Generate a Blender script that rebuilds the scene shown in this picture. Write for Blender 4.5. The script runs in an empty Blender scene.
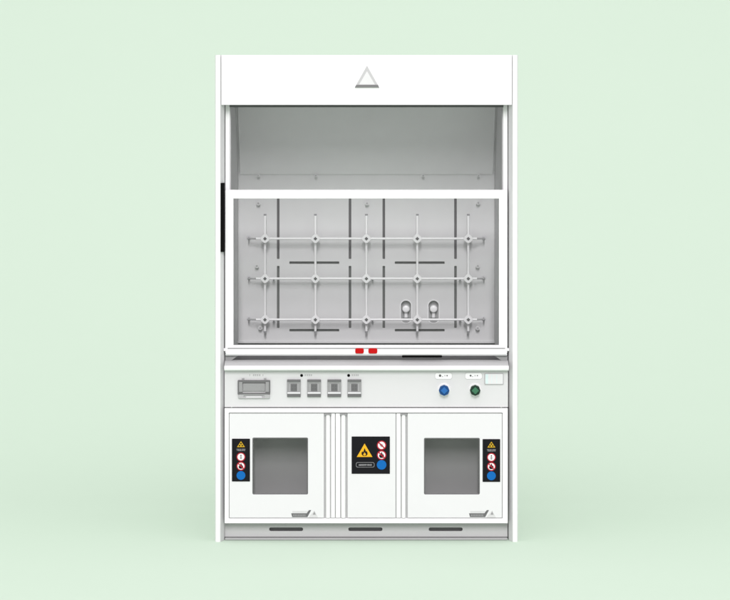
import bpy, bmesh, math, random
from mathutils import Vector, Matrix

S = bpy.context.scene
COL = S.collection
PI = math.pi

# ------------------------------------------------------------------ camera
U = 0.005            # metres per photo pixel on the plane y = 0
D = 12.0             # distance camera -> front plane
HY = 70.0            # horizon row of the photo
CX, CZ = -0.0075, (542 - HY) * U
cd = bpy.data.cameras.new('camera'); cam = bpy.data.objects.new('camera', cd); COL.objects.link(cam)
cam.location = (CX, -D, CZ); cam.rotation_euler = (PI / 2, 0, 0)
cd.sensor_width = 36; cd.lens = 36 * D / (730 * U)
cd.shift_y = -(300 - HY) / 730.0
cd.clip_end = 200
S.camera = cam

# ------------------------------------------------------------------ world (added fill light, brighter from front and top, tinted against green bounce)
W = bpy.data.worlds.new('World'); S.world = W; W.use_nodes = True
nt = W.node_tree; bg = nt.nodes['Background']
tc = nt.nodes.new('ShaderNodeTexCoord'); vm = nt.nodes.new('ShaderNodeVectorMath'); vm.operation = 'DOT_PRODUCT'
vm.inputs[1].default_value = (0, -0.64, 0.77)
mr = nt.nodes.new('ShaderNodeMapRange'); mr.inputs[1].default_value = -1; mr.inputs[2].default_value = 1
mr.inputs[3].default_value = 0.2; mr.inputs[4].default_value = 0.70
nt.links.new(tc.outputs['Generated'], vm.inputs[0]); nt.links.new(vm.outputs['Value'], mr.inputs[0])
bg.inputs['Color'].default_value = (1.0, 0.935, 0.985, 1)
nt.links.new(mr.outputs[0], bg.inputs['Strength'])

# ------------------------------------------------------------------ softbox and added floor fill
def area(name, loc, target, sx, sy, watts):
    l = bpy.data.lights.new(name, 'AREA'); l.shape = 'RECTANGLE'; l.size = sx; l.size_y = sy; l.energy = watts
    o = bpy.data.objects.new(name, l); COL.objects.link(o); o.location = loc
    o.rotation_euler = (Vector(target) - Vector(loc)).to_track_quat('-Z', 'Y').to_euler()
    return o
area('softbox', (0, -32, 20), (0, 0, 1.2), 2.6, 14, 8700).data.color = (1.0, 0.966, 0.99)
area('overhead_fill', (0, -3, 13), (0, -3, 0), 18, 12, 900).data.color = (1.0, 0.995, 1.0)  # unseen fill, added to bring the floor up to the backdrop

S.view_settings.view_transform = 'Standard'; S.view_settings.look = 'None'
S.view_settings.exposure = 0.0; S.view_settings.gamma = 1.0

# ------------------------------------------------------------------ materials
def mat(name, col, rough=0.45, metal=0.0, var=0.02, bump=0.0, scale=60.0, spec=0.5):
    m = bpy.data.materials.new(name); m.use_nodes = True
    n = m.node_tree; b = n.nodes['Principled BSDF']
    b.inputs['Roughness'].default_value = rough; b.inputs['Metallic'].default_value = metal
    b.inputs['Specular IOR Level'].default_value = spec
    t = n.nodes.new('ShaderNodeTexCoord'); no = n.nodes.new('ShaderNodeTexNoise')
    no.inputs['Scale'].default_value = scale; no.inputs['Detail'].default_value = 4
    n.links.new(t.outputs['Object'], no.inputs['Vector'])
    mx = n.nodes.new('ShaderNodeMix'); mx.data_type = 'RGBA'
    mx.inputs[6].default_value = tuple(c * (1 - var) for c in col) + (1,)
    mx.inputs[7].default_value = tuple(min(1, c * (1 + var)) for c in col) + (1,)
    n.links.new(no.outputs['Fac'], mx.inputs[0]); n.links.new(mx.outputs[2], b.inputs['Base Color'])
    if bump:
        n2 = n.nodes.new('ShaderNodeTexNoise'); n2.inputs['Scale'].default_value = 420
        n.links.new(t.outputs['Object'], n2.inputs['Vector'])
        bp = n.nodes.new('ShaderNodeBump'); bp.inputs['Strength'].default_value = bump; bp.inputs['Distance'].default_value = 0.0006
        n.links.new(n2.outputs['Fac'], bp.inputs['Height']); n.links.new(bp.outputs['Normal'], b.inputs['Normal'])
    return m

def glass(name, tint, fmin=0.03):
    m = bpy.data.materials.new(name); m.use_nodes = True
    n = m.node_tree; n.nodes.clear()
    out = n.nodes.new('ShaderNodeOutputMaterial'); tr = n.nodes.new('ShaderNodeBsdfTransparent')
    gl = n.nodes.new('ShaderNodeBsdfGlossy'); mx = n.nodes.new('ShaderNodeMixShader'); fr = n.nodes.new('ShaderNodeFresnel')
    tr.inputs['Color'].default_value = tuple(tint) + (1,); gl.inputs['Roughness'].default_value = 0.03
    gl.inputs['Color'].default_value = (0.8, 0.8, 0.8, 1); fr.inputs['IOR'].default_value = 1.35
    n.links.new(fr.outputs[0], mx.inputs[0]); n.links.new(tr.outputs[0], mx.inputs[1]); n.links.new(gl.outputs[0], mx.inputs[2])
    n.links.new(mx.outputs[0], out.inputs[0])
    return m

M = {}
M['white'] = mat('white_powder_coat', (0.86, 0.86, 0.86), 0.38, bump=0.12, var=0.008, scale=9)
M['panel'] = mat('offwhite_panel', (0.735, 0.735, 0.74), 0.42, bump=0.12, var=0.01, scale=9)
M['control'] = mat('control_panel_paint', (0.66, 0.66, 0.663), 0.42, bump=0.12, var=0.01, scale=9)
M['plinth'] = mat('plinth_paint', (0.55, 0.55, 0.55), 0.45, bump=0.08)
M['alu'] = mat('light_grey_aluminium', (0.68, 0.68, 0.69), 0.4, bump=0.08)
M['baffle'] = mat('grey_resin_panel', (0.70, 0.70, 0.70), 0.5, bump=0.1, var=0.025, scale=14)
M['slope'] = mat('baffle_grey_lifted', (0.87, 0.87, 0.87), 0.5, bump=0.1, var=0.025, scale=14)  # baffle grey painted lighter to offset shade on upper panel and edge strips
M['chamfer'] = mat('grey_anodised', (0.68, 0.68, 0.685), 0.45, bump=0.08)
M['sill'] = mat('satin_sill', (0.465, 0.47, 0.468), 0.4, bump=0.08)
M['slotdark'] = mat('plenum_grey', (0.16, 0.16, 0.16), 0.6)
M['liner'] = mat('grey_liner', (0.80, 0.80, 0.80), 0.55, var=0.03, scale=10)
M['worktop'] = mat('dark_grey_worktop', (0.10, 0.10, 0.105), 0.45, var=0.08, scale=30)
M['rod'] = mat('pale_coated_rod', (0.95, 0.95, 0.95), 0.3)
M['steel'] = mat('dull_steel', (0.32, 0.32, 0.33), 0.4, var=0.05)
M['dark'] = mat('dark_grey_plastic', (0.09, 0.09, 0.092), 0.5, var=0.05)
M['mid'] = mat('mid_grey_plastic', (0.29, 0.29, 0.293), 0.45, var=0.04)
M['midlt'] = mat('lighter_grey_plastic', (0.42, 0.42, 0.423), 0.45, var=0.04)
M['middk'] = mat('darker_grey_plastic', (0.13, 0.13, 0.132), 0.45, var=0.04)
M['black'] = mat('black_plastic', (0.004, 0.004, 0.004), 0.6, spec=0.04)
M['sign'] = mat('black_sign_print', (0.010, 0.010, 0.012), 0.5, spec=0.08)
M['red'] = mat('red_rubber', (0.50, 0.005, 0.006), 0.5, spec=0.1)
M['signred'] = mat('red_print', (0.42, 0.02, 0.035), 0.5, spec=0.1)
M['signwhite'] = mat('white_print', (0.84, 0.80, 0.80), 0.45)
M['signgrey'] = mat('grey_print', (0.30, 0.30, 0.31), 0.5)
M['yellow'] = mat('yellow_print', (0.78, 0.42, 0.02), 0.5, spec=0.1)
M['yellow_dim'] = mat('dark_yellow_print', (0.55, 0.34, 0.02), 0.5, spec=0.1)
M['blue'] = mat('blue_print', (0.006, 0.13, 0.43), 0.5, spec=0.1)
M['knobblue'] = mat('blue_knob_plastic', (0.02, 0.13, 0.39), 0.4, spec=0.25)
M['knobblue_dk'] = mat('blue_knob_skirt', (0.012, 0.07, 0.22), 0.45, spec=0.2)
M['knobgreen'] = mat('green_knob_plastic', (0.045, 0.165, 0.09), 0.4, spec=0.25)
M['knobgreen_dk'] = mat('green_knob_skirt', (0.016, 0.04, 0.026), 0.45, spec=0.2)
M['cyan'] = mat('pale_cyan_plate', (0.66, 0.78, 0.78), 0.3, var=0.05)
M['emblem'] = mat('silver_emblem', (0.50, 0.50, 0.50), 0.4)
M['emblem_in'] = mat('pale_emblem', (0.70, 0.70, 0.70), 0.4)
M['emblem_dk'] = mat('grey_emblem_bar', (0.17, 0.17, 0.17), 0.4)
M['logolt'] = mat('logo_light_grey', (0.62, 0.62, 0.62), 0.5)
M['glass'] = glass('clear_glass', (0.985, 0.988, 0.988))
M['tinted'] = glass('tinted_glass', (0.74, 0.74, 0.74))
M['backdrop'] = mat('pale_green_backdrop', (0.562, 0.686, 0.567), 0.9, var=0.004, scale=2, spec=0.1)

# ------------------------------------------------------------------ helpers
def P(px, py, y):
    """photo pixel seen at depth y behind the front plane -> x, z in metres"""
    k = (D + y) / D
    return CX + (px - 365) * U * k, CZ + (HY - py) * U * k

class MB:
    def __init__(self): self.bm = bmesh.new(); self.mats = []
    def mi(self, m):
        m = M[m]
        if m not in self.mats: self.mats.append(m)
        return self.mats.index(m)
    def merge(self, b, m, bevel=0.0, seg=2):
        if bevel:
            bmesh.ops.bevel(b, geom=list(b.edges), offset=bevel, segments=seg, profile=0.5, affect='EDGES', clamp_overlap=True)
        i = self.mi(m)
        for f in b.faces: f.material_index = i
        t = bpy.data.meshes.new('t'); b.to_mesh(t); b.free()
        self.bm.from_mesh(t); bpy.data.meshes.remove(t)
    def prism(self, pts, y0, y1, m, bevel=0.0):
        """pts: (x,z) world outline, pushed from y0 to y1"""
        b = bmesh.new()
        v0 = [b.verts.new((x, y0, z)) for x, z in pts]; v1 = [b.verts.new((x, y1, z)) for x, z in pts]
        n = len(pts)
        b.faces.new(v0); b.faces.new(v1[::-1])
        for i in range(n): b.faces.new((v0[i], v1[i], v1[(i + 1) % n], v0[(i + 1) % n]))
        bmesh.ops.recalc_face_normals(b, faces=list(b.faces))
        self.merge(b, m, bevel); return self
    def pbox(self, x0, py0, x1, py1, y0, y1, m, bevel=0.0012):
        (a, zt), (c, zb) = P(x0, py0, y0), P(x1, py1, y0)
        return self.prism([(a, zb), (c, zb), (c, zt), (a, zt)], y0, y1, m, bevel)
    def pshape(self, pts, y0, y1, m, bevel=0.0):
        return self.prism([P(x, y, y0) for x, y in pts], y0, y1, m, bevel)
    def wbox(self, x0, x1, y0, y1, z0, z1, m, bevel=0.0):
        return self.prism([(x0, z0), (x1, z0), (x1, z1), (x0, z1)], y0, y1, m, bevel)
    def plan(self, pts, z0, z1, m):
        """pts: (x,y) outline seen from above"""
        b = bmesh.new()
        v0 = [b.verts.new((x, y, z0)) for x, y in pts]; v1 = [b.verts.new((x, y, z1)) for x, y in pts]
        n = len(pts); b.faces.new(v0); b.faces.new(v1)
        for i in range(n): b.faces.new((v0[i], v1[i], v1[(i + 1) % n], v0[(i + 1) % n]))
        bmesh.ops.recalc_face_normals(b, faces=list(b.faces)); self.merge(b, m); return self
    def side(self, pts, x0, x1, m):
        """pts: (y,z) outline seen from the side"""
        b = bmesh.new()
        v0 = [b.verts.new((x0, y, z)) for y, z in pts]; v1 = [b.verts.new((x1, y, z)) for y, z in pts]
        n = len(pts); b.faces.new(v0); b.faces.new(v1)
        for i in range(n): b.faces.new((v0[i], v1[i], v1[(i + 1) % n], v0[(i + 1) % n]))
        bmesh.ops.recalc_face_normals(b, faces=list(b.faces)); self.merge(b, m); return self
    def tube(self, a, c, r, m, seg=16, r2=None):
        a, c = Vector(a), Vector(c); d = c - a
        b = bmesh.new()
        bmesh.ops.create_cone(b, cap_ends=True, segments=seg, radius1=r, radius2=r if r2 is None else r2, depth=d.length)
        q = d.to_track_quat('Z', 'Y').to_matrix().to_4x4(); q.translation = (a + c) / 2
        b.transform(q); self.merge(b, m); return self
    def ball(self, c, r, m, sc=(1, 1, 1)):
        b = bmesh.new(); bmesh.ops.create_uvsphere(b, u_segments=20, v_segments=12, radius=r)
        b.transform(Matrix.Translation(c) @ Matrix.Diagonal((*sc, 1))); self.merge(b, m); return self
    def plate(self, outer, holes, y0, th, m, bevel=0.001):
        """flat plate with openings; outlines in photo pixels at depth y0"""
        cu = bpy.data.curves.new('t', 'CURVE'); cu.dimensions = '2D'; cu.fill_mode = 'BOTH'
        cu.extrude = th / 2 - bevel; cu.bevel_depth = bevel; cu.bevel_resolution = 1; cu.offset = -bevel
        for pts in [outer] + holes:
            s = cu.splines.new('POLY'); s.points.add(len(pts) - 1); s.use_cyclic_u = True
            for p, (x, y) in zip(s.points, pts):
                X, Z = P(x, y, y0); p.co = (X, Z, 0, 1)
        o = bpy.data.objects.new('t', cu)
        me = bpy.data.meshes.new_from_object(o)
        b = bmesh.new(); b.from_mesh(me)
        # curve plane (x,y,+z) -> world (x, y, z): (x, -z, y)
        b.transform(Matrix(((1, 0, 0, 0), (0, 0, -1, y0 + th / 2), (0, 1, 0, 0), (0, 0, 0, 1))))
        bmesh.ops.remove_doubles(b, verts=list(b.verts), dist=1e-6)
        bmesh.ops.recalc_face_normals(b, faces=list(b.faces))
        bpy.data.objects.remove(o); bpy.data.curves.remove(cu); bpy.data.meshes.remove(me)
        self.merge(b, m); return self
    def build(self, name, parent=None, label=None, smooth=35):
        me = bpy.data.meshes.new(name)
        self.bm.to_mesh(me); self.bm.free()
        for m in self.mats: me.materials.append(m)
        for p in me.polygons: p.use_smooth = True
        me.set_sharp_from_angle(angle=math.radians(smooth))
        o = bpy.data.objects.new(name, me); COL.objects.link(o)
        wn = o.modifiers.new('normals', 'WEIGHTED_NORMAL'); wn.keep_sharp = True; wn.weight = 80
        if parent: o.parent = parent
        if label: o['label'] = label
        return o

def rect(x0, y0, x1, y1, r=0.0, n=4):
    if r <= 0: return [(x0, y1), (x1, y1), (x1, y0), (x0, y0)]
    pts = []
    for cx, cy, a0 in ((x1 - r, y1 - r, 0), (x0 + r, y1 - r, 90), (x0 + r, y0 + r, 180), (x1 - r, y0 + r, 270)):
        for k in range(n + 1):
            a = math.radians(a0 + 90 * k / n); pts.append((cx + r * math.cos(a), cy + r * math.sin(a)))
    return pts
def circ(cx, cy, r, n=24): return [(cx + r * math.cos(2 * PI * k / n), cy + r * math.sin(2 * PI * k / n)) for k in range(n)]
def tri(cx, y0, y1, w): return [(cx - w / 2, y1), (cx + w / 2, y1), (cx, y0)]

# ------------------------------------------------------------------ setting: paper floor sweeping up into a backdrop
def sheet(name, prof, w):
    me = bpy.data.meshes.new(name); vs = []; fs = []
    for y, z in prof: vs += [(-w, y, z), (w, y, z)]
    for i in range(len(prof) - 1): fs.append((2 * i, 2 * i + 1, 2 * i + 3, 2 * i + 2))
    me.from_pydata(vs, [], fs); me.materials.append(M['backdrop'])
    for p in me.polygons: p.use_smooth = True
    o = bpy.data.objects.new(name, me); COL.objects.link(o); o['kind'] = 'structure'; return o
R = 9.0; YB = 1.3
sheet('floor', [(-18, 0), (-8, 0), (YB, 0)], 25)
sheet('backdrop', [(YB + R * math.sin(a), R - R * math.cos(a)) for a in [math.radians(90 * k / 40) for k in range(41)]] + [(YB + R, 12.0)], 25)

# ------------------------------------------------------------------ the fume hood
hood = bpy.data.objects.new('fume_hood', None); COL.objects.link(hood)
hood.location = (0, 0, 0); hood.empty_display_size = 0.3
hood['label'] = 'white laboratory fume hood with glass sash, rod lattice and three cabinet doors, on pale green'
hood['category'] = 'fume hood'
TOP = P(0, 55, 0)[1]; DEP = 0.92

# corner posts with rounded front edge and inner chamfer
def post(s):
    e = lambda px: (px - 366.5) * U           # px measured on the left side
    pts = [(e(214.6), DEP), (e(214.6), 0.034), (e(214.75), 0.020), (e(215.2), 0.010), (e(216.0), 0.0035), (e(217.2), 0.0), (e(219.6), 0.0), (e(220.3), 0.0025),
           (e(220.7), 0.007), (e(220.7), 0.105), (e(221.0), DEP)]
    cha = [(e(220.72), 0.009), (e(223.5), 0.040), (e(223.9), 0.046), (e(223.9), 0.104), (e(220.72), 0.104)]
    if s > 0: pts = [(-x, y) for x, y in pts]; cha = [(-x, y) for x, y in cha]
    o = MB().plan(pts, 0.0, TOP, 'white').build('corner_post', hood)
    MB().plan(cha, 0.0005, TOP - 0.003, 'chamfer').build('chamfer_strip', o)
post(-1); post(1)
# chamber side walls, back and roof
xw = (366.5 - 229.7) * U
zt_work = P(0, 360.6, 0.05)[1]
for s in (-1, 1):
    MB().wbox(*sorted((s * xw, s * (xw + 0.018))), 0.107, DEP - 0.03, zt_work - 0.03, TOP - 0.03, 'baffle').build('side_wall', hood)
MB().wbox(-0.722, 0.722, DEP - 0.02, DEP, 0.02, TOP - 0.004, 'alu').build('back_panel', hood)
MB().wbox(-0.722, 0.722, 0.08, DEP - 0.022, TOP - 0.03, TOP - 0.005, 'white').build('roof_panel', hood)

# fascia with triangular emblem
fas = MB().plate(rect(221.4, 55, 511.8, 104.8), [], -0.004, 0.03, 'white', 0.0015).build('fascia', hood)
e = MB()
e.pshape(tri(367, 65.5, 87.2, 24.5), -0.008, -0.0038, 'emblem', 0.0012)
e.pshape(tri(367, 71.0, 84.6, 16), -0.0095, -0.0075, 'emblem_in', 0.0006)
e.pshape([(354.8, 87.4), (379.2, 87.4), (378.0, 84.7), (356.3, 84.7)], -0.011, -0.0077, 'emblem_dk', 0.0008)
e.build('emblem', fas, 'silver triangular emblem with a darker bar along its base')
MB().pbox(229.5, 104.0, 503.5, 107.2, 0.055, 0.075, 'dark', 0.001).build('shade_strip', hood, 'thin black strip painting the shadow gap under the white fascia')  # dark strip put in for the shade below the fascia

# sash guides
for a, b in ((225.4, 229.9), (503.1, 507.6)):
    MB().pbox(a, 104, b, 346, 0.080, 0.104, 'white', 0.002).build('sash_guide', hood)
MB().pbox(230.2, 105.5, 502.8, 192.5, 0.094, 0.0985, 'glass', 0).build('upper_pane', hood)
MB().pbox(219.8, 183, 224.2, 252, 0.004, 0.05, 'black', 0.0015).build('monitor_strip', hood, 'narrow black strip set in the post beside the sash')

# baffle: sloped upper panel
yb = 0.80
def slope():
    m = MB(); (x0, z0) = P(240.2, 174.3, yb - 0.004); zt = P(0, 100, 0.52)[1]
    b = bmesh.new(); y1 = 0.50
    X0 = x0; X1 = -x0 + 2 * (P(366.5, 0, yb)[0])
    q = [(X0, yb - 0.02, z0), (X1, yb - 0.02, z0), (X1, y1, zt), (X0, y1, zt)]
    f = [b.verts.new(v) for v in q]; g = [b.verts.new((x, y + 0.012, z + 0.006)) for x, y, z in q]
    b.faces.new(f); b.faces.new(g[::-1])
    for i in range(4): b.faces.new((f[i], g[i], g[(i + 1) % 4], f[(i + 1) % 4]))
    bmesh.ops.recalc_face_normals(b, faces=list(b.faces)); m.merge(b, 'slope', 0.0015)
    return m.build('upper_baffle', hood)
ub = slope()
for s_ in (-1, 1):
    xg = P(240.2, 0, yb)[0] + 0.0015; lx = (366.5 - 365) * 0
    xs = sorted((s_ * (xw - 0.0005), s_ * (abs(xg) - 0.006)))
    z0_ = P(0, 174.3, yb)[1]; zt_ = P(0, 100, 0.52)[1]
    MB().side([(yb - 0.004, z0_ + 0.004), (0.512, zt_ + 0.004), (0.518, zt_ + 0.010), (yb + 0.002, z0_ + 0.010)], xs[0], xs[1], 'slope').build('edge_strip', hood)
def pin(px, py, y, parent, r=0.011):
    x, z = P(px, py, y); m = MB()
    m.tube((x, y + 0.002, z), (x, y - 0.022, z), r * 0.55, 'baffle'); m.tube((x, y - 0.022, z), (x, y - 0.03, z), r, 'baffle')
    m.tube((x, y - 0.0301, z), (x, y - 0.032, z), r * 0.5, 'midlt')
    return m.build('knob', parent)
# main baffle with slots and outlet openings
holes = []
for x in (278.2, 350.0, 383.8, 455.5):
    holes += [rect(x - 1.25, 192, x + 1.25, 259, .6), rect(x - 1.25, 266, x + 1.25, 328, .6)]
for a, b in ((289.4, 339.2), (394.8, 444.6)):
    for y in (262.7, 330.3): holes.append(rect(a, y - 1.2, b, y + 1.2, .6))
cups = [(406, 300.3, 323.3), (433.6, 300.3, 323.3)]
for cx, a, b in cups: holes.append(rect(cx - 5.4, a, cx + 5.4, b, 5.2, 8))
baf = MB().plate(rect(238.2, 172.0, 494.6, 341.6), holes, yb - 0.012, 0.012, 'baffle', 0.001).build('baffle', hood)
for px, py in ((258.5, 203), (367, 203), (478, 202.5), (257, 265.5), (477.5, 265.5), (260.5, 327.3), (477.5, 327.6), (367, 326)):
    pin(px, py, yb - 0.012, baf)
for px in (258.5, 316, 423, 478.5): pin(px, 175.3, yb - 0.022, ub, 0.0075)
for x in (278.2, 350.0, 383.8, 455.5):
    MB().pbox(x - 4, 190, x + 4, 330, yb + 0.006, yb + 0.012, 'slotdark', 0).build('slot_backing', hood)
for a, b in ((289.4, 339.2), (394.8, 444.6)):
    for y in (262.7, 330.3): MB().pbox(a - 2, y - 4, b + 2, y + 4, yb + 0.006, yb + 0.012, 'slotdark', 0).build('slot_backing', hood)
# recessed service outlets
for cx, a, b in cups:
    m = MB(); y0 = yb - 0.014
    m.plate(rect(cx - 6.1, a - .7, cx + 6.1, b + .7, 5.9, 8), [rect(cx - 5.0, a + .4, cx + 5.0, b - .4, 4.8, 8)], y0, 0.004, 'white', 0.0006)
    m.plate(rect(cx - 5.8, a - .3, cx + 5.8, b + .3, 5.6, 8), [rect(cx - 5.3, a + .2, cx + 5.3, b - .2, 5.1, 8)], y0 + 0.0145, 0.016, 'mid', 0.0005)
    m.plate(rect(cx - 6.0, a - .4, cx + 6.0, b + .4, 5.6, 8), [], y0 + 0.031, 0.004, 'midlt', 0.0005)
    o = m.build('service_outlet', hood)
    n = MB(); x, z = P(cx, 308.8, y0)
    n.tube((x, y0 + 0.032, z), (x, y0 + 0.018, z), 0.011, 'rod'); n.tube((x, y0 + 0.02, z), (x, y0 - 0.004, z), 0.022, 'rod', 24, 0.019)
    n.ball((x, y0 - 0.004, z), 0.0188, 'rod', (1, .35, 1))
    n.tube((x, y0 + 0.02, z - 0.015), (x, y0 + 0.02, z - 0.047), 0.010, 'rod'); n.tube((x, y0 + 0.02, z - 0.047), (x, y0 + 0.02, z - 0.053), 0.016, 'steel')
    n.build('nozzle', o)

# rod lattice
yl = 0.725
colx = (265.0, 315.4, 366.4, 417.3, 468.3); rowy = (238.6, 278.6, 319.6)
yw = yb - 0.013
rr = 0.0062
for cx in colx:
    x, zt = P(cx, 215.5, yl + .006); _, zb = P(cx, 331, yl + .006)
    m = MB().tube((x, yl + .006, zb), (x, yl + .006, zt), rr, 'rod')
    m.tube((x, yl + .006, zt), (x, yl + .006, zt + .008), rr * 1.15, 'steel'); m.tube((x, yl + .006, zb - .008), (x, yl + .006, zb), rr * 1.15, 'steel')
    m.build('rod', hood)
cl = None
for ri, ry in enumerate(rowy):
    (x0, z), (x1, _) = P(256, ry, yl - .006), P(477, ry, yl - .006)
    rod = MB().tube((x0, yl - .006, z), (x1, yl - .006, z), rr, 'rod').build('rod', hood)
    for s, ex in ((-1, 248.5), (1, 484.2)):
        br = MB(); x, z = P(ex, ry, yl); xi, _ = P(257 if s < 0 else 476, ry, yl)
        br.tube((x, yw, z + .002), (x, yl + 0.01, z), 0.0045, 'midlt'); br.tube((x, yw, z + .002), (x, yw - 0.005, z + .002), 0.0125, 'alu')
        br.tube((x, yl + 0.01, z), (xi, yl, z), 0.0042, 'midlt'); br.ball((x, yl + 0.01, z), 0.0055, 'midlt')
        br.build('wall_bracket', rod)
    for ex in (273.5, 372.5, 460.5) if ri else ():
        br = MB(); x, z = P(ex, ry, yl)
        br.tube((x, yl, z), (x, yw, z - .012), 0.005, 'steel'); br.tube((x, yw, z - .012), (x, yw - 0.005, z - .012), 0.011, 'alu')
        br.build('wall_bracket', rod)
    for cx in colx:
        x, z = P(cx, ry, yl - .02)
        if cl is None:
            m = MB(); w = 0.0245
            pts = []
            for q in range(4):
                for da in (-22, -11, 0, 11, 22):
                    a = math.radians(90 * q + da); rad = w * (1 - 0.0034 * abs(da)); pts.append((rad * math.cos(a), rad * math.sin(a)))
            m.prism(pts, -0.004, 0.03, 'rod', 0.0025)
            m.tube((0, -0.0035, 0), (0, -0.0065, 0), 0.0098, 'middk', 4); m.tube((0, -0.0066, 0), (0, -0.009, 0), 0.006, 'middk', 12)
            cl = m.build('clamp', rod); o = cl
        else:
            o = cl.copy(); COL.objects.link(o); o.parent = rod
        o.location = (x, yl - .02, z)

# worktop
MB().wbox(-xw + .002, xw - .002, 0.05, DEP - 0.03, zt_work - 0.028, zt_work, 'worktop').build('worktop', hood)
MB().pbox(229.9, 341.9, 503, 343.3, yb - 0.03, yb - 0.001, 'baffle', 0.001).build('baffle_rail', hood)

# sash
fr = MB(); ys = 0.032
fr.plate(rect(225.2, 190, 507.4, 353.2, 0.6), [rect(233.4, 198.5, 499.0, 345.4)], ys, 0.034, 'white', 0.002)
fr.pbox(226.0, 348.8, 506.6, 354.2, ys - 0.006, ys + 0.006, 'white', 0.002)
fr.pbox(223.6, 348.4, 227.0, 351.0, ys - 0.004, ys + 0.01, 'white', 0.001); fr.pbox(505.5, 348.4, 509.2, 351.0, ys - 0.004, ys + 0.01, 'white', 0.001)
fr.pbox(225.4, 353.4, 507.2, 355.6, ys - 0.001, ys + 0.03, 'alu', 0.002)
fr.pbox(227.6, 348.0, 505.2, 348.75, ys - 0.0075, ys + 0.002, 'mid', 0)
sash = fr.build('sash', hood)
MB().pbox(233.0, 198.0, 499.4, 346.0, ys + 0.014, ys + 0.0185, 'glass', 0).build('sash_pane', sash)
for a, b in ((355.2, 363.8), (368.4, 377.3)):
    MB().plate(rect(a, 348.3, b, 353.6, 1.6), [], ys - 0.013, 0.009, 'red', 0.0015).build('bumper', sash, 'small red rubber block on the lower sash rail')
MB().plate(rect(402, 355.3, 442, 357.6, .8), [], ys - 0.004, 0.012, 'black', 0.001).build('grip', sash, 'black grip under the lower sash rail')

# airfoil sill
def zz(py, y): return P(0, py, y)[1]
prof = [(0.075, zt_work + .001), (0.045, zt_work + 0.001), (0.012, zz(364.2, .012)), (-0.004, zz(366.0, -.004)), (-0.004, zz(370.6, -.004)), (0.06, zz(371.2, .06)), (0.075, zz(371.2, .075))]
x0 = P(224.4, 0, 0)[0]; x1 = P(508.6, 0, 0)[0]
MB().side(prof, x0, x1, 'sill').build('airfoil_sill', hood)
lp = [(-0.0045, zz(365.9, -.0045)), (-0.010, zz(366.5, -.010)), (-0.0145, zz(367.4, -.0145)), (-0.0155, zz(368.4, -.0155)), (-0.0145, zz(369.6, -.0145)), (-0.010, zz(370.4, -.01)), (-0.0045, zz(370.8, -.0045))]
MB().side(lp, x0, x1, 'white').build('sill_lip', hood)
for s, a, b, c in ((-1, 225.2, 231.5, 238.0), (1, 507.6, 501.0, 494.6)):
    MB().pshape([(a, 355.9), (c, 355.9), (b, 360.4), (a, 360.4)], 0.050, 0.07, 'mid', 0.001).build('corner_bracket', hood)

# control panel -------------------------------------------------------
yp = 0.022
slots4 = [(286.9, 300.8), (307.1, 321.1), (327.3, 341.3), (347.4, 361.4)]
pan = MB().plate(rect(224.6, 370.9, 508.0, 407.2), [], yp, 0.02, 'control', 0.001).build('control_panel', hood)
# recessed hinged hatch
m = MB(); f = yp
m.plate(rect(237.6, 380.3, 270.2, 394.4, 1), [rect(242.6, 383.0, 265.4, 393.2)], f - 0.012, 0.0125, 'middk', 0.001)
m.pbox(242.0, 378.4, 244.2, 381.5, f - 0.009, f + 0.001, 'mid', 0.001); m.pbox(264.0, 378.4, 266.2, 381.5, f - 0.009, f + 0.001, 'mid', 0.001)
m.plate(rect(243.0, 383.3, 265.0, 391.2), [], f - 0.009, 0.0085, 'mid', 0.001)
m.plate(rect(239.0, 382.0, 242.4, 392, .5), [], f - 0.0145, 0.004, 'mid', 0.0006); m.plate(rect(265.6, 382.0, 269.0, 392, .5), [], f - 0.0145, 0.004, 'mid', 0.0006)
m.plate(rect(237.9, 394.4, 270.0, 398.6, 1.6), [rect(243.5, 395.4, 264.5, 397.6, .8)], f - 0.010, 0.0105, 'midlt', 0.001)
m.plate(rect(246, 396.1, 262, 397.9, .7), [], f - 0.008, 0.007, 'alu', 0.0006)
m.build('hatch', pan, 'wide grey hatch with hinge ears at the left end of the control panel')
for i, (a, b) in enumerate(slots4):
    m = MB(); c = (a + b) / 2
    m.plate(rect(a, 379.5, b, 397.0, .8), [rect(c - 4.6, 383, c + 4.6, 391.6)], f - 0.010, 0.0105, 'mid', 0.001)
    m.plate(rect(c - 4.8, 382.8, c + 4.8, 391.8), [], f - 0.0055, 0.004, 'midlt', 0.0003)
    m.plate(rect(c - 3.3, 383.9, c + 3.3, 391.0, .3), [], f - 0.0085, 0.004, 'middk', 0.0006)
    for dx in (-1.3, 1.3):
        for dy in (386, 389): m.plate(circ(c + dx, dy, .55, 10), [], f - 0.0092, 0.001, 'dark', 0.0001)
    m.plate(rect(a + .3, 379.8, b - .3, 381.9), [], f - 0.013, 0.004, 'middk', 0.0008)
    m.plate(rect(a + .5, 392.2, b - .5, 393.9), [], f - 0.0125, 0.003, 'alu', 0.0006)
    m.plate(rect(a + .3, 394.2, b - .3, 396.8), [], f - 0.013, 0.004, 'middk', 0.0008)
    m.build('socket', pan)
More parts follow.
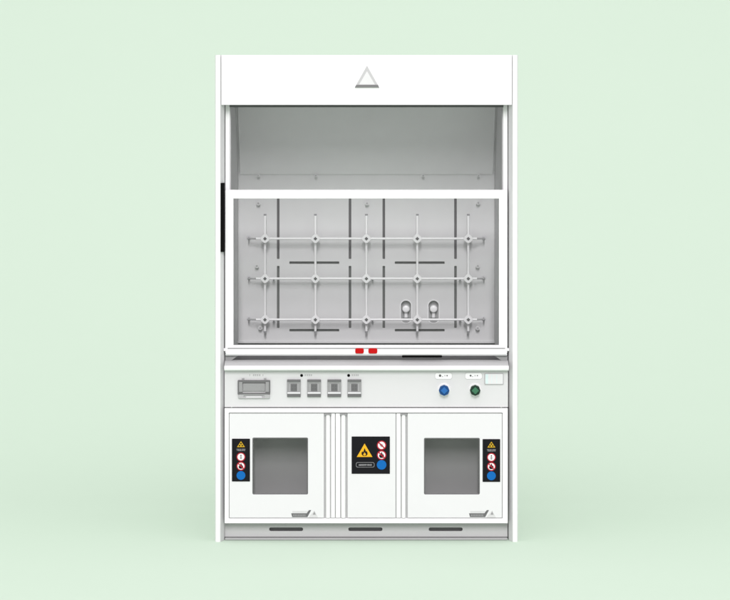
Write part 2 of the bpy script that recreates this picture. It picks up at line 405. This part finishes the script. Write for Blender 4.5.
# print on the control panel
ym = yp - 0.0006
for x in (301.6, 348.6): MB().plate(circ(x, 375.5, 1.45, 16), [], ym - .001, .0016, 'black', .0002).build('indicator_dot', pan)
for xs in ((304.6, 306.6, 308.6, 310.6), (351.6, 353.6, 355.6, 357.4), (249.4, 253.0, 254.9, 256.9, 259.0, 262.6)):
    pr = MB()
    for x in xs:
        pr.plate(rect(x, 374.3, x + (.7 if x in (249.4, 262.6) else 1.3), 376.1), [], ym, .0008, 'midlt', .0001)
    pr.build('lettering', pan)
for cx, dots in ((443.5, ((-3.4, 1.25), (3.6, .7))), (473.6, ((-3.0, .95), (3.8, .6)))):
    m = MB(); m.plate(rect(cx - 8.7, 372.8, cx + 8.7, 379.4, 2.2), [], yp - .001, .002, 'midlt', .0004); m.plate(rect(cx - 8.4, 373.0, cx + 8.4, 379.1, 2), [], yp - .002, .0025, 'white', .0005)
    for dx, r in dots: m.plate(circ(cx + dx, 375.7, r, 12), [], yp - .0028, .001, 'dark', .0001)
    m.plate(rect(cx - 1.6, 376.2, cx - .4, 377), [], yp - .0028, .001, 'midlt', .0001); m.plate(rect(cx + 1.0, 375, cx + 1.8, 376.4), [], yp - .0028, .001, 'midlt', .0001)
    m.build('knob_label', pan)
def valve(cx, cy, a, b, lab):
    m = MB(); x, z = P(cx, cy, yp)
    m.tube((x, yp + .001, z), (x, yp - .008, z), 0.034, 'white', 32, 0.031)
    m.tube((x, yp - .008, z), (x, yp - .030, z), 0.0265, b, 8, 0.0265)
    pts = [(x + 0.019 * math.cos(PI / 2 * k), z + 0.019 * math.sin(PI / 2 * k)) for k in range(4)]
    m.prism(pts, yp - .040, yp - .0299, a, 0.003)
    return m.build('valve_knob', pan, lab)
valve(444.0, 389.8, 'knobblue', 'knobblue_dk', 'blue octagonal valve knob on white rosette')
valve(475.0, 389.8, 'knobgreen', 'knobgreen_dk', 'dark green octagonal valve knob on white rosette')
m = MB(); m.plate(rect(484.4, 373.6, 503.6, 384.8, 1.0), [], yp - .004, .005, 'midlt', .0008)
m.plate(rect(485.2, 374.0, 502.9, 384.0, .6), [], yp - .0052, .002, 'panel', .0003); m.plate(rect(485.4, 374.2, 488.2, 383.8, .3), [], yp - .0056, .001, 'cyan', .0001)
for x in (491.5, 496.5): m.plate(rect(x, 374.6, x + .5, 383.4), [], yp - .0056, .001, 'cyan', .0001)
m.build('display', pan, 'small pale display plate with a greyish cyan edge')

# base cabinet ---------------------------------------------------------
yf = 0.008
MB().plate(rect(224.6, 408.4, 507.8, 523.4), [rect(228.8, 412.8, 502.6, 518.6, .6)], yf, 0.014, 'white', 0.0015).build('cabinet_frame', hood)
# carcass behind the doors: one back sheet with two window openings, liners behind them
wins = [(252.4, 437.7, 308.0, 494.6), (424.0, 438.0, 479.8, 494.6)]
yc = yf + 0.0145
MB().plate(rect(224.7, 408, 507.7, 523), [rect(a - 4, b - 4, c + 4, d + 4) for a, b, c, d in wins], yc, 0.008, 'midlt', 0.0005).build('carcass', hood)
for a, b, c, d in wins:
    m = MB(); y0 = yc + 0.0085; dp = 0.17
    X0, Z0 = P(a - 5, d + 5, yc); X1, Z1 = P(c + 5, b - 5, yc)
    m.wbox(X0 - .01, X0, y0, y0 + dp, Z0, Z1, 'liner'); m.wbox(X1, X1 + .01, y0, y0 + dp, Z0, Z1, 'liner')
    m.wbox(X0 - .01, X1 + .01, y0, y0 + dp, Z0 - .01, Z0 - .0002, 'liner'); m.wbox(X0 - .01, X1 + .01, y0, y0 + dp, Z1 + .0002, Z1 + .01, 'liner')
    m.wbox(X0 - .01, X1 + .01, y0 + dp + .0002, y0 + dp + .01, Z0 - .01, Z1 + .01, 'liner')
    m.build('cabinet_liner', hood)
yd = yf + 0.003; dth = 0.011
def flame(m, cx, cy, s, y0, mat_, inner=None):
    pts = [(-.30, .62), (-.52, .38), (-.56, .08), (-.40, -.22), (-.28, .02), (-.16, -.30), (-.02, -.78), (.14, -.46), (.24, -.12), (.34, -.28), (.50, .02), (.54, .34), (.32, .62)]
    m.pshape([(cx + x * s, cy + y * s) for x, y in pts], y0 - .0003, y0 + .0006, mat_)
    if inner: m.pshape([(cx + x * s * .42, cy + .28 * s + y * s * .42) for x, y in pts], y0 - .0007, y0, inner)
def forbid(m, cx, cy, r, y0, kind):
    m.pshape(circ(cx, cy, r), y0 - .0005, y0 + .001, 'signred'); m.pshape(circ(cx, cy, r * .78), y0 - .0009, y0 + .001, 'signwhite')
    if kind == 'person':
        m.pshape(circ(cx, cy - r * .34, r * .15, 10), y0 - .0012, y0, 'sign'); m.pshape(rect(cx - r * .2, cy - r * .15, cx + r * .2, cy + r * .5, r * .1), y0 - .0012, y0, 'signgrey')
    else:
        if kind == 'flame': flame(m, cx, cy, r * .95, y0 - .0010, 'sign')
        else: m.pshape([(cx - r * .45, cy - r * .1), (cx + r * .1, cy - r * .35), (cx + r * .42, cy + r * .2), (cx - r * .1, cy + r * .4)], y0 - .0012, y0, 'signgrey')
        d = r * .62; w = r * .09
        m.pshape([(cx - d - w, cy - d + w), (cx - d + w, cy - d - w), (cx + d + w, cy + d - w), (cx + d - w, cy + d + w)], y0 - .0016, y0, 'signred')
def words(m, x0, x1, ya, yb_, y0, mat_, seed):
    # worn, unreadable print: strokes of uneven width and height
    rnd = random.Random(seed); x = x0
    while x < x1 - .3:
        w = rnd.uniform(.35, .95); h = rnd.uniform(0, .3) * (yb_ - ya)
        m.pshape(rect(x, ya + h * rnd.random(), min(x + w, x1), yb_ - h * rnd.random()), y0 - .0005, y0 + .001, mat_); x += w + rnd.uniform(.12, .4)
def tall_sign(x0, y0_, x1, y1_, door, lab):
    m = MB(); y = yd - .002; c = (x0 + x1) / 2
    m.plate(rect(x0, y0_, x1, y1_, .5), [], y, .003, 'sign', .0004)
    m.pshape(tri(c, y0_ + 2.4, y0_ + 8.4, 8), y - .0006, y + .001, 'yellow_dim')
    for px, py, r in ((0, -1.4, .8), (-1.4, .6, .8), (1.4, .6, .8)): m.pshape(circ(c + px, y0_ + 6.3 + py, r, 10), y - .0010, y, 'sign')
    words(m, c - 4.4, c + 4.4, y0_ + 10.1, y0_ + 10.9, y, 'signgrey', 3); words(m, c - 4.0, c + 4.1, y0_ + 11.4, y0_ + 12.2, y, 'signgrey', 5)
    forbid(m, c, y0_ + 18.2, 4.4, y, 'person'); forbid(m, c, y0_ + 27.4, 4.4, y, 'flame')
    m.pshape(circ(c, y0_ + 36.7, 4.4), y - .0006, y + .001, 'blue')
    return m.build('warning_sign', door, lab)
def logo(x0, door):
    m = MB(); y = yd - .0006
    m.pshape([(x0 + 1.2, 510.9), (x0 + 17.5, 510.9), (x0 + 16.3, 513.3), (x0 + 1.2, 513.3)], y, y + .001, 'logolt')
    m.pshape([(x0, 513.4), (x0 + 15.6, 513.4), (x0 + 17.8, 510.2), (x0 + 20.0, 510.2), (x0 + 16.2, 517.2), (x0 + 1, 517.2)], y, y + .001, 'middk')
    m.pshape([(x0 + 17.2, 517.8), (x0 + 27.0, 517.8), (x0 + 23.2, 510.4)], y, y + .001, 'logolt')
    m.pshape([(x0 + 21.5, 514.8), (x0 + 24.6, 514.8), (x0 + 23.1, 511.4)], y - .0004, y + .0005, 'mid')
    for k in range(8): m.pshape(rect(x0 + 2 + k * 1.6, 514.5, x0 + 3 + k * 1.6, 516.2), y - .0003, y + .0005, 'mid')
    return m.build('maker_badge', door)
def door(x0, x1, win, lab):
    m = MB(); h = [rect(*win, 1.3)] if win else []
    m.plate(rect(x0, 413.5, x1, 517.9), h, yd, dth, 'panel', 0.0012)
    o = m.build('cabinet_door', hood, lab)
    if win:
        a, b, c, d = win
        MB().plate(rect(a - .05, b - .05, c + .05, d + .05, 1.3), [], yd + .0065, .003, 'tinted', .0002).build('window_pane', o)
        MB().plate(rect(a + .02, b + .02, c - .02, d - .02, 1.3), [rect(a + .9, b + .9, c - .9, d - .9, 1)], yd + .002, .004, 'middk', .0008).build('window_gasket', o)
    return o
dl = door(229.4, 323.9, wins[0], 'cabinet door with window and a warning sign left of it')
dm = door(347.6, 395.6, None, 'narrow middle cabinet door without window, square warning sign')
dr = door(407.7, 502.0, wins[1], 'cabinet door with window and a warning sign right of it')
tall_sign(231.9, 438.8, 250.0, 481.6, dl, 'tall narrow black warning sign with four symbols')
tall_sign(482.6, 439.2, 500.2, 482.0, dr, 'tall narrow black warning sign with four symbols')
logo(291.2, dl); logo(469.0, dr)
m = MB(); y = yd - .002
m.plate(rect(351.6, 436.6, 389.9, 473.9, .5), [], y, .003, 'sign', .0004)
m.pshape(tri(364.6, 443.6, 457.0, 15.6), y - .0006, y + .001, 'yellow'); flame(m, 364.6, 452.4, 5.6, y - .0007, 'sign', 'yellow')
m.plate(rect(356, 462.4, 374.4, 467.4, 1.6), [rect(356.35, 462.75, 374.05, 467.05, 1.4)], y - .0004, .0008, 'signgrey', .0001)
words(m, 358.6, 371.8, 464.2, 465.8, y - .0002, 'signgrey', 1)
forbid(m, 381.6, 445.4, 4.7, y, 'match'); forbid(m, 381.6, 455.2, 4.7, y, 'flame')
m.pshape(circ(381.6, 464.9, 4.8), y - .0006, y + .001, 'blue')
m.build('warning_sign', dm, 'square black warning sign with a big yellow flame triangle')
# vertical handle bars and stiles between the doors
def bar(a, b):
    m = MB(); (xa, zb), (xb, zt) = P(a, 517.9, yd), P(b, 413.6, yd); c = (xa + xb) / 2; w = (xb - xa) / 2
    pts = [(c + w * math.cos(t), yd + 0.008 - 0.012 * math.sin(t)) for t in [PI * k / 12 for k in range(13)]]
    m.plan(pts + [(xa, yd + 0.0092), (xb, yd + 0.0092)], zb, zt, 'white')
    o = m.build('handle_bar', hood)
    MB().pbox(a - 1.2, 413.5, b + 1.2, 415.4, yd - 0.004, yd + 0.004, 'mid', 0.001).build('end_cap', o, 'dark grey cap on the top of the handle bar')
bar(325.8, 330.3); bar(341.0, 345.6); bar(401.5, 405.7)
for a, b in ((331.1, 334.9), (335.8, 340.2), (396.5, 400.6)):
    MB().pbox(a, 413.6, b, 517.9, yd, yd + 0.009, 'white', 0.0015).build('stile', hood)

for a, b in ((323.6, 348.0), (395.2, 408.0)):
    MB().pbox(a, 413.2, b, 518.2, yf + 0.0125, yf + 0.0142, 'midlt', 0).build('groove_shade', hood, 'grey strip painting the shade in the grooves beside the upright handle bars')  # groove shade laid in as a grey strip
# plinth and foot rail
MB().plate(rect(224.8, 522.0, 507.6, 537.0), [rect(a, 527.6, b, 531.2, 1.6) for a, b in ((269.2, 303.0), (348.4, 382.4), (428.8, 462.6))], 0.068, 0.012, 'plinth', 0.001).build('plinth_panel', hood)
MB().pbox(224.8, 524, 507.6, 540, 0.086, 0.10, 'dark', 0).build('plinth_backing', hood)
m = MB(); xa, z1 = P(224.8, 538.6, 0.04); xb, _ = P(507.6, 538.6, 0.04)
m.wbox(xa, xb, 0.04, 0.075, 0.002, z1, 'sill', 0.002).build('foot_rail', hood)
for o in list(bpy.data.objects):
    if o.type == 'MESH' and o.parent is None and o.get('kind') is None: print('LOOSE', o.name)
